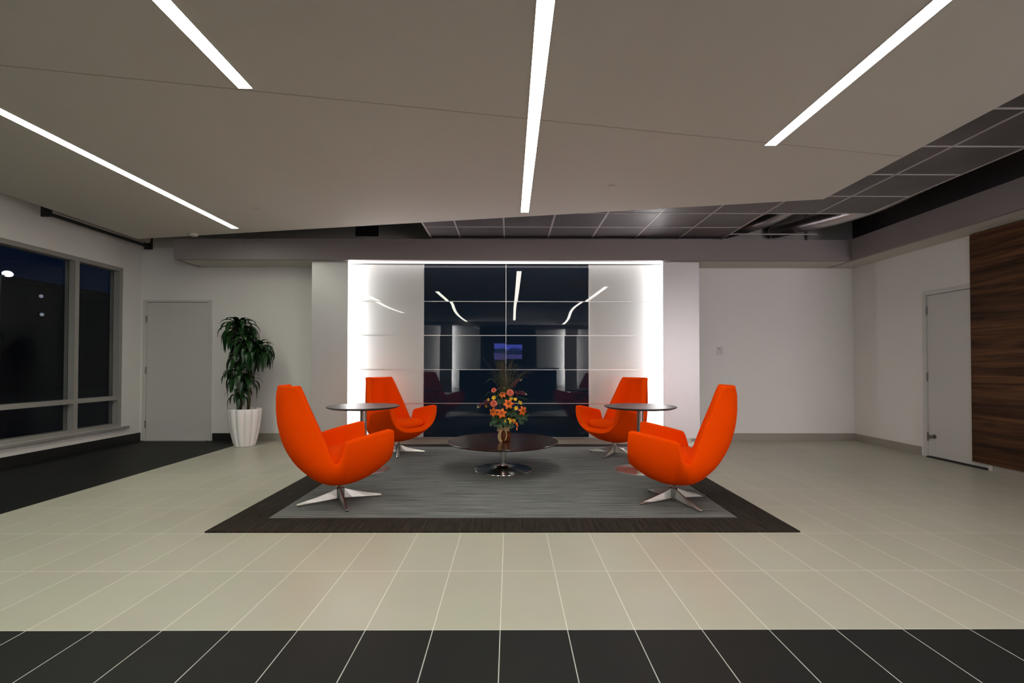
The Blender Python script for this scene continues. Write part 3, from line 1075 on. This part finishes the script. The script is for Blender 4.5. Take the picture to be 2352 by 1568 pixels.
prof = [(.118, 0), (.138, .004), (.158, .06), (.182, .16), (.204, .28), (.220, .40), (.226, .48), (.226, .545), (.222, .553), (.208, .554), (.200, .545), (.192, .50)]
MB().lathe(prof, 132, rfun=flute).build('pot', 'pot', pl, smooth=True, angle=1.0)
MB().lathe([(.05, .49), (.186, .505), (.188, .51), (.10, .525), (.02, .532)], 40).build('soil', 'soil', pl, smooth=True)

canes = [  # base x,y ; path ; radius
    ([(.03, .02, .5), (.045, .02, .9), (.02, .03, 1.25), (-.045, .02, 1.55), (-.09, .0, 1.72)], .017),
    ([(.06, -.02, .5), (.065, -.02, .85), (.09, -.02, 1.15), (.12, -.03, 1.36)], .021),
    ([(-.04, -.04, .5), (-.04, -.04, .8), (-.055, -.05, 1.05)], .013),
    ([(-.075, -.02, .5), (-.08, -.03, .70), (-.075, -.04, .80)], .012),
]
for p, r in canes:
    MB().tube(p, [r * (1 - .25 * i / (len(p) - 1)) for i in range(len(p))], 12).build('cane', 'cane', pl, smooth=True)


def crown(c, n, ln, wd, tilt0, seed, droop=1.0, rise=.75, ylim=.36):
    rr = random.Random(seed)
    mb = MB()
    for k in range(n):
        az = k * 2.399963 + rr.uniform(-.3, .3)
        f = k / max(1, n - 1)
        el = rad(80 - 85 * f * tilt0 + rr.uniform(-8, 8))
        L = ln * (.55 + .55 * min(1, f * 1.6)) * rr.uniform(.85, 1.12)
        W = wd * rr.uniform(.85, 1.15)
        h = Vector((cos(az), sin(az), 0))
        p = Vector(c) + Vector((0, 0, -.10 * f)) + h * .012
        pts, ws = [p.copy()], [W * .55]
        m = 9
        e = el
        for i in range(1, m + 1):
            t = i / m
            e -= droop * (1.9 + .9 * f) / m * (0.5 + 1.0 * t)
            e = max(e, rad(-86))
            p = p + (h * cos(e) + Vector((0, 0, 1)) * sin(e)) * (L / m)
            if p.y > ylim:
                p.y = ylim
            pts.append(p.copy())
            ws.append(W * (.55 + .45 * sin(pi * min(1, t * 1.6) / 2)) * (1 - t ** 3.0) + .0015)
        mb.ribbon(pts, ws, h.cross(Vector((0, 0, 1))), fold=.28)
    return mb


for args in (((-.10, .0, 1.80), 46, .38, .085, 1.0, 3), ((.20, -.02, 1.47), 40, .34, .078, 1.0, 5), ((.02, -.04, 1.58), 36, .34, .085, 1.05, 8),
             ((-.02, -.06, 1.36), 26, .32, .08, 1.1, 9), ((.10, -.05, 1.42), 20, .30, .075, 1.1, 10), ((-.07, -.06, 1.12), 34, .30, .085, 1.1, 12),
             ((.045, -.02, 1.02), 18, .26, .065, 1.1, 14), ((-.055, -.05, .85), 24, .26, .050, 1.05, 17)):
    crown(*args).build('leaf_crown', 'leaf', pl, smooth=True)

# ================================================================ vase and bouquet
VX, VY, VZ = -.05, 5.33, RZ + .330
vs_ = thing('flower_vase', 'amber glass vase tied with a burlap bow on the coffee table', 'vase', (VX, VY, VZ))
outer = [(.052, .0), (.060, .004), (.066, .03), (.067, .06), (.062, .095), (.052, .125), (.046, .145), (.048, .165), (.052, .172)]
inner = [(r - .004, z + (.006 if i == 0 else 0)) for i, (r, z) in enumerate(outer)][::-1]
MB().lathe(outer + inner, 48).build('vase_body', 'amber', vs_, smooth=True, angle=1.2)
rb = MB()
rb.lathe([(.051, .130), (.053, .133), (.053, .150), (.051, .153)], 40, cap=False)
rbn = rb.build('ribbon', 'burlap', vs_, smooth=True)
mb = MB()
fx, fy, fz = -.022, -.056, .142
for s in (-1, 1):
    pts = [(fx, fy, fz), (fx + s * .03, fy - .018, fz + .022), (fx + s * .062, fy - .012, fz + .016), (fx + s * .066, fy - .004, fz - .006), (fx + s * .03, fy - .006, fz - .008), (fx, fy, fz)]
    mb.ribbon(pts, [.012, .03, .036, .034, .026, .012], (0, .25, 1))
mb.ball((fx, fy - .004, fz), .010, 1.1, .8, 1.2)
mb.build('bow', 'burlap', rbn, smooth=True)
mb = MB()
mb.ribbon([(fx - .004, fy, fz), (fx - .03, fy - .014, fz - .025), (fx - .042, fy - .018, fz - .07), (fx - .034, fy - .020, fz - .115), (fx - .012, fy - .03, fz - .138)], [.016, .032, .040, .036, .028], (1, -.2, 0))
mb.ribbon([(fx + .004, fy, fz), (fx + .03, fy - .016, fz - .015), (fx + .042, fy - .016, fz - .06), (fx + .034, fy - .022, fz - .10), (fx + .022, fy - .026, fz - .122)], [.012, .014, .014, .013, .008], (1, .3, 0))
mb.build('ribbon_tail', 'burlap', rbn, smooth=True)


def FP(X, Y, dy=0.0):
    """bouquet layout sheet (1 unit = 0.835 mm) to metres; dy towards the room's back"""
    return Vector((-.048 + (X - 640) * .000835, VY + dy, .338 + (1462 - Y) * .000835))


def stem_to(head, nrm, k=0.0, r=.0022):
    a = Vector((VX + (head.x - VX) * -.06 + k * .01, VY + (head.y - VY) * -.05, VZ + .02))
    b_ = Vector((VX + (head.x - VX) * .10, VY + (head.y - VY) * .12, VZ + .17))
    c_ = head - Vector(nrm).normalized() * .02
    m_ = (b_ + c_) / 2 + Vector((0, 0, .012))
    pts = [a, b_, m_, c_, head]
    return MB().tube(pts, r, 6)


def basis(n):
    n = Vector(n).normalized()
    u = n.cross(Vector((0, 0, 1)))
    u = u.normalized() if u.length > .05 else Vector((1, 0, 0))
    return n, u, n.cross(u)


def petal(mb, c, n, dirv, L, W, curl, cup, m=8):
    side = Vector(n).cross(dirv).normalized()
    pts, ws = [], []
    for i in range(m + 1):
        t = i / m
        out = L * t * (1 - .10 * t * curl)
        lift = cup * L * sin(pi * min(1, t * 1.1) * .55) - curl * L * t * t * .55
        pts.append(Vector(c) + dirv * out + n * lift)
        ws.append(W * (sin(pi * (t * .86 + .08)) ** .8) * (1 if t < .97 else .4) + .001)
    mb.ribbon(pts, ws, side, fold=.22)


def lily(label, head, n, size, rot):
    t = tag(bpy.data.objects.new('lily', None), label, 'flower', 'orange lilies in the vase')
    COL.objects.link(t)
    n, u, v = basis(n)
    mb, an = MB(), MB()
    for k in range(6):
        a = rot + k * pi / 3
        dv = u * cos(a) + v * sin(a)
        petal(mb, head, n, dv, size * (1 if k % 2 else .94), size * (.40 if k % 2 else .52), .9, .45)
        b_ = a + .5
        dv = u * cos(b_) + v * sin(b_)
        tip = head + n * size * .62 + dv * size * .25
        an.tube([head, head + n * size * .35 + dv * size * .06, tip], .0009, 5)
        an.ball(tip, .0045, 1.5, 1, .8, 6, 5)
    mb.build('petals', 'petal_orange', t, smooth=True)
    an.build('stamens', 'anther', t, smooth=True)
    stem_to(head, n).build('stem', 'stem', t, smooth=True)


lily('orange lily at the bottom centre of the bouquet', FP(592, 1072, -.10), (-.05, -1, .15), .068, .25)
lily('orange lily at the lower left of the bouquet', FP(488, 1062, -.06), (-.45, -1, .1), .066, .55)
lily('orange lily in the middle of the bouquet', FP(684, 950, -.09), (.1, -1, .35), .070, .1)
lily('orange lily at the right side of the bouquet', FP(872, 1045, -.04), (.55, -.9, .0), .066, .8)
lily('small half hidden orange lily near the bouquet top', FP(606, 830, -.03), (-.1, -.8, .6), .050, .3)


def carnation(label, head, r, n):
    t = tag(bpy.data.objects.new('carnation', None), label, 'flower', 'coral carnations in the vase')
    COL.objects.link(t)
    n, u, v = basis(n)
    mb = MB()
    rr = random.Random(int(head.x * 1e4))
    for ring, (nr, el) in enumerate(((6, .25), (9, .55), (12, .95), (14, 1.35))):
        for k in range(nr):
            a = 2 * pi * k / nr + ring * .4 + rr.uniform(-.15, .15)
            e = el + rr.uniform(-.12, .12)
            dv = (u * cos(a) + v * sin(a)) * sin(e) + n * cos(e)
            sd = (u * -sin(a) + v * cos(a))
            pts = [head, head + dv * r * .6, head + dv * r * .9 + n * .002, head + dv * r * 1.0 + n * rr.uniform(-.004, .004)]
            mb.ribbon(pts, [r * .15, r * .42, r * .6, r * .5], sd, fold=rr.uniform(-.4, .4))
    mb.ball(tuple(head), r * .55)
    mb.build('petals', 'petal_coral', t, smooth=True)
    MB().tube([head - n * .035, head - n * .02, head], [.006, .009, .010], 8).build('calyx', 'stem', t, smooth=True)
    stem_to(head - n * .03, n).build('stem', 'stem', t, smooth=True)


carnation('coral carnation at the upper right of the bouquet', FP(705, 806, -.06), .041, (.1, -1, .4))
carnation('small coral carnation at the upper left of the bouquet', FP(490, 776, -.03), .031, (-.3, -.8, .6))
carnation('coral carnation at the left, above the lower lilies', FP(489, 945, -.10), .039, (-.2, -1, .25))


def alstro(label, head, size, n):
    t = tag(bpy.data.objects.new('yellow_flower', None), label, 'flower', 'small yellow flowers in the vase')
    COL.objects.link(t)
    n, u, v = basis(n)
    mb = MB()
    for k in range(6):
        a = k * pi / 3 + head.x * 40
        dv = (u * cos(a) + v * sin(a))
        petal(mb, head - n * .012, n, (dv * .75 + n * .66).normalized(), size, size * .42, .5, .15, 6)
    mb.build('petals', 'petal_yellow', t, smooth=True)
    stem_to(head - n * .012, n, r=.0016).build('stem', 'stem', t, smooth=True)


for X, Y, dy, s, n, lab in ((490, 868, -.07, .040, (-.3, -1, .5), 'large yellow flower at the left, between the coral carnations'),
                            (413, 897, -.04, .032, (-.7, -.7, .4), 'yellow flower at the far left beside the burgundy spike'),
                            (785, 1003, -.09, .038, (.2, -1, .2), 'yellow flower beside the right orange lily'),
                            (838, 938, -.05, .042, (.5, -.7, .6), 'pale yellow flower above the right orange lily'),
                            (775, 890, -.06, .034, (.2, -.8, .7), 'yellow flower right of the middle lily top'),
                            (718, 885, -.04, .034, (.0, -.8, .8), 'yellow flower just above the middle lily'),
                            (383, 980, -.05, .024, (-.6, -.8, -.2), 'tiny yellow flower under the left burgundy spike')):
    alstro(lab, FP(X, Y, dy), s, n)


def snap(label, pts, r, seed, tipc='petal_white'):
    t = tag(bpy.data.objects.new('burgundy_spike', None), label, 'flower', 'burgundy flower spikes in the vase')
    COL.objects.link(t)
    rr = random.Random(seed)
    P = [Vector(p) for p in pts]
    mb, tb = MB(), MB()
    n = 64
    for i in range(n):
        f = i / (n - 1) * (len(P) - 1)
        k = min(int(f), len(P) - 2)
        p = P[k].lerp(P[k + 1], f - k)
        s = r * (1 - .55 * i / n)
        q = p + Vector((rr.uniform(-1, 1), rr.uniform(-1, .6), rr.uniform(-1, 1))) * s * .9
        (tb if i > n - 9 else mb).ball(tuple(q), s * .36, rr.uniform(.7, 1.3), 1, rr.uniform(.6, 1.3), 6, 4)
    mb.build('blossoms', 'petal_wine', t, smooth=True)
    tb.build('tip_buds', tipc, t, smooth=True)
    MB().tube([P[0], P[len(P) // 2], P[-1]], .0018, 6).build('spike_stem', 'stem', t)
    stem_to(P[0], (P[-1] - P[0])).build('stem', 'stem', t, smooth=True)


snap('burgundy flower spike reaching out to the left of the bouquet', [FP(435, 925, -.03), FP(370, 935, -.05), FP(305, 975, -.05), FP(275, 992, -.05)], .028, 1)
snap('burgundy flower spike at the right of the bouquet', [FP(775, 810, .0), FP(850, 800, -.03), FP(900, 820, -.04), FP(920, 826, -.04)], .027, 2)
snap('tallest burgundy flower spike at the upper right', [FP(745, 720, .02), FP(775, 660, .01), FP(820, 625, .0), FP(855, 632, .0)], .024, 3, 'petal_white')
snap('pale budded spike at the top left of the flowers', [FP(545, 760, .0), FP(575, 745, -.01), FP(610, 738, -.02), FP(628, 742, -.02)], .014, 4)

for X, Y0, Y1, lab in ((592, 410, 560, 'left brown cattail standing above the flowers'), (622, 425, 575, 'right brown cattail standing above the flowers')):
    t = tag(bpy.data.objects.new('cattail', None), lab, 'flower', 'brown cattails in the vase')
    COL.objects.link(t)
    a, b_ = FP(X, Y1, .0), FP(X - 4, Y0, .0)
    MB().tube([a, a + Vector((0, 0, .006)), b_ - Vector((0, 0, .006)), b_], [.003, .006, .006, .002], 10).build('head', 'cattail', t, smooth=True)
    MB().tube([Vector((VX, VY, VZ + .02)), FP(X + 6, 900, .0), a, b_ + Vector((0, 0, .02))], .0018, 6).build('stem', 'grass', t, smooth=True)

# wispy grass plume: nobody could count it
rr = random.Random(21)
mb = MB()
for k in range(130):
    X = 640 + rr.gauss(0, 120)
    top = rr.choice([rr.uniform(180, 420), rr.uniform(380, 620), rr.uniform(420, 660)])
    if X > 760:
        top = max(top, 430)
    if X > 850:
        top = max(top, 520)
    b_ = FP(640 + rr.uniform(-60, 60), 880, rr.uniform(-.03, .03))
    e = FP(X, top, rr.uniform(-.10, .12))
    m_ = b_.lerp(e, .55) + Vector((0, 0, .05))
    pts = [b_, m_, e, e + Vector(((X - 640) * .0002 + rr.uniform(-.02, .02), 0, rr.uniform(-.03, .01)))]
    mb.tube(pts, [.0008, .0007, .0005, .0003], 3)
    for q in range(9):
        c = m_.lerp(e, rr.uniform(.35, 1.05))
        d_ = Vector((rr.uniform(-1, 1), rr.uniform(-1, 1), rr.uniform(-.2, 1))).normalized() * rr.uniform(.010, .03)
        mb.tube([c, c + d_], [.0006, .0003], 3)
o = mb.build('grass_plume', 'grass')
tag(o, 'wispy tawny grass plume fanning out above the flowers', 'grass')
o['kind'] = 'stuff'

# long arching blades
for pts, w_, lab in (([(600, 860), (520, 680), (455, 615), (400, 640), (360, 680)], .010, 'arching grass blade curling out upper left of the bouquet'),
                     ([(600, 850), (505, 640), (430, 612), (405, 660), (396, 705)], .007, 'thin pale blade drooping just inside the upper left blade'),
                     ([(560, 880), (470, 800), (420, 790), (385, 830), (365, 860)], .006, 'thin blade drooping left beside the small carnation'),
                     ([(720, 900), (800, 855), (860, 865), (910, 880), (955, 878)], .011, 'flat green blade reaching out to the right'),
                     ([(760, 930), (860, 950), (920, 1000), (950, 1045), (960, 1085)], .005, 'thin blade curving down at the far right'),
                     ([(600, 1220), (520, 1200), (490, 1240), (490, 1310), (515, 1395)], .006, 'thin blade hanging down left of the vase')):
    P = [FP(X, Y, -.03 - .02 * i) for i, (X, Y) in enumerate(pts)]
    mb = MB().ribbon(P, [w_ * .7, w_, w_, w_ * .7, .001], (0, 1, .4), .3)
    mb.tube([Vector((VX, VY, VZ + .02)), Vector((VX, VY - .01, VZ + .17)), P[0]], .001, 5)
    tag(mb.build('grass_blade', 'stem', smooth=True), lab, 'grass', 'arching blades in the vase')


def sprig(label, pts, n, size, seed, mat='sprig'):
    t = tag(bpy.data.objects.new('leafy_sprig', None), label, 'leaf', 'green sprigs around the vase neck')
    COL.objects.link(t)
    rr = random.Random(seed)
    P = [Vector(p) for p in pts]
    mb = MB()
    for i in range(n):
        f = i / (n - 1) * (len(P) - 1)
        k = min(int(f), len(P) - 2)
        p = P[k].lerp(P[k + 1], f - k)
        a = rr.uniform(0, 2 * pi)
        dv = Vector((cos(a), -.5 + .4 * sin(a * 2), sin(a) - .3)).normalized()
        L = size * rr.uniform(.7, 1.2)
        sd = dv.cross(Vector((rr.uniform(-.4, .4), -1, rr.uniform(-.2, .5)))).normalized()
        mb.ribbon([p, p + dv * L * .35, p + dv * L * .7 + Vector((0, 0, -.004)), p + dv * L + Vector((0, 0, -.012))], [.004, L * .55, L * .5, .002], sd, .2)
    mb.build('leaves', mat, t, smooth=True)
    MB().tube([Vector((VX, VY, VZ + .05)), Vector((VX + (P[0].x - VX) * .3, VY - .01, VZ + .18))] + P, .0018, 6).build('stem', 'stem', t, smooth=True)


sprig('green sprig drooping at the lower left of the bouquet', [FP(560, 1150, -.05), FP(500, 1160, -.07), FP(460, 1180, -.07)], 18, .060, 31)
sprig('green sprig under the bottom lilies, left of the vase', [FP(600, 1160, -.07), FP(570, 1200, -.09), FP(540, 1225, -.10)], 16, .055, 32)
sprig('broad green sprig hanging over the vase front', [FP(660, 1140, -.06), FP(680, 1200, -.10), FP(690, 1240, -.11)], 14, .062, 33)
sprig('green sprig drooping at the lower right of the bouquet', [FP(780, 1090, -.03), FP(850, 1130, -.05), FP(895, 1190, -.06)], 22, .045, 34)
sprig('green sprig behind the right orange lily', [FP(760, 1060, .0), FP(850, 1090, .0), FP(930, 1140, .0)], 20, .055, 35)
sprig('dark sprig filling the middle between the lilies', [FP(640, 1080, -.02), FP(700, 1040, -.04), FP(760, 1070, -.04)], 30, .055, 36)
sprig('dark sprig filling behind the carnations', [FP(560, 900, .02), FP(620, 880, .0), FP(700, 870, .02)], 30, .055, 37)
sprig('dark sprig filling low behind the bottom lilies', [FP(500, 1120, .02), FP(600, 1110, .03), FP(700, 1130, .03), FP(800, 1110, .02)], 30, .058, 40)
sprig('fine green sprig rising behind the upper coral carnations', [FP(560, 820, .03), FP(620, 760, .02), FP(680, 740, .03)], 22, .040, 41, 'stem')
sprig('orange brown autumn sprig right of the vase neck', [FP(720, 1140, -.06), FP(770, 1180, -.08), FP(795, 1255, -.08)], 9, .036, 38, 'petal_orange')
sprig('mustard yellow leaf sprig over the vase neck', [FP(640, 1170, -.08), FP(690, 1160, -.10), FP(740, 1150, -.10)], 7, .04, 39, 'petal_yellow')

# ================================================================ outside the window
struct(box(-70, XL - .25, -40, 60, -.35, -.25).build('ground_outside', 'asphalt'), 'dark ground outside the window', 'ground')
bd = thing('office_building', 'dark building across the lot outside the window', 'building', (-34, 30, -.25))
box(-8, 8, -24, 22, 0, 5.85).build('facade', 'facade', bd)
box(-8.15, 8.15, -24.15, 22.15, 5.85, 6.05).build('parapet', 'black', bd)
for y, z, lab in ((26.13, 4.98, 'upper of two dim wall lamps on the dark building outside'), (26.19, 3.97, 'lower of two dim wall lamps on the dark building outside')):
    t = thing('wall_lamp', lab, 'lamp', (-26, y, z), 0, 'dim lamps on the dark building')
    box(0, .06, -.10, .10, -.10, .16).build('back_plate', 'black', t)
    MB().ball((.10, 0, 0), .095).build('globe', 'lamp_dim', t, smooth=True)
t = thing('street_lamp', 'bright twin street lamp outside the window, against the blue night sky', 'lamp', (-16, 14.80, -.25))
MB().tube([(0, 0, 0), (0, 0, 4.2)], [.07, .05], 12).build('pole', 'black', t, smooth=True)
MB().tube([(0, -.32, 4.36), (0, 0, 4.2), (0, .32, 4.36)], .025, 8).build('arm', 'black', t)
for s_ in (-1, 1):
    MB().ball((0, s_ * .26, 4.34), .12, 1, 1.2, .8).build('lamp_head', 'lamp_out', t, smooth=True)
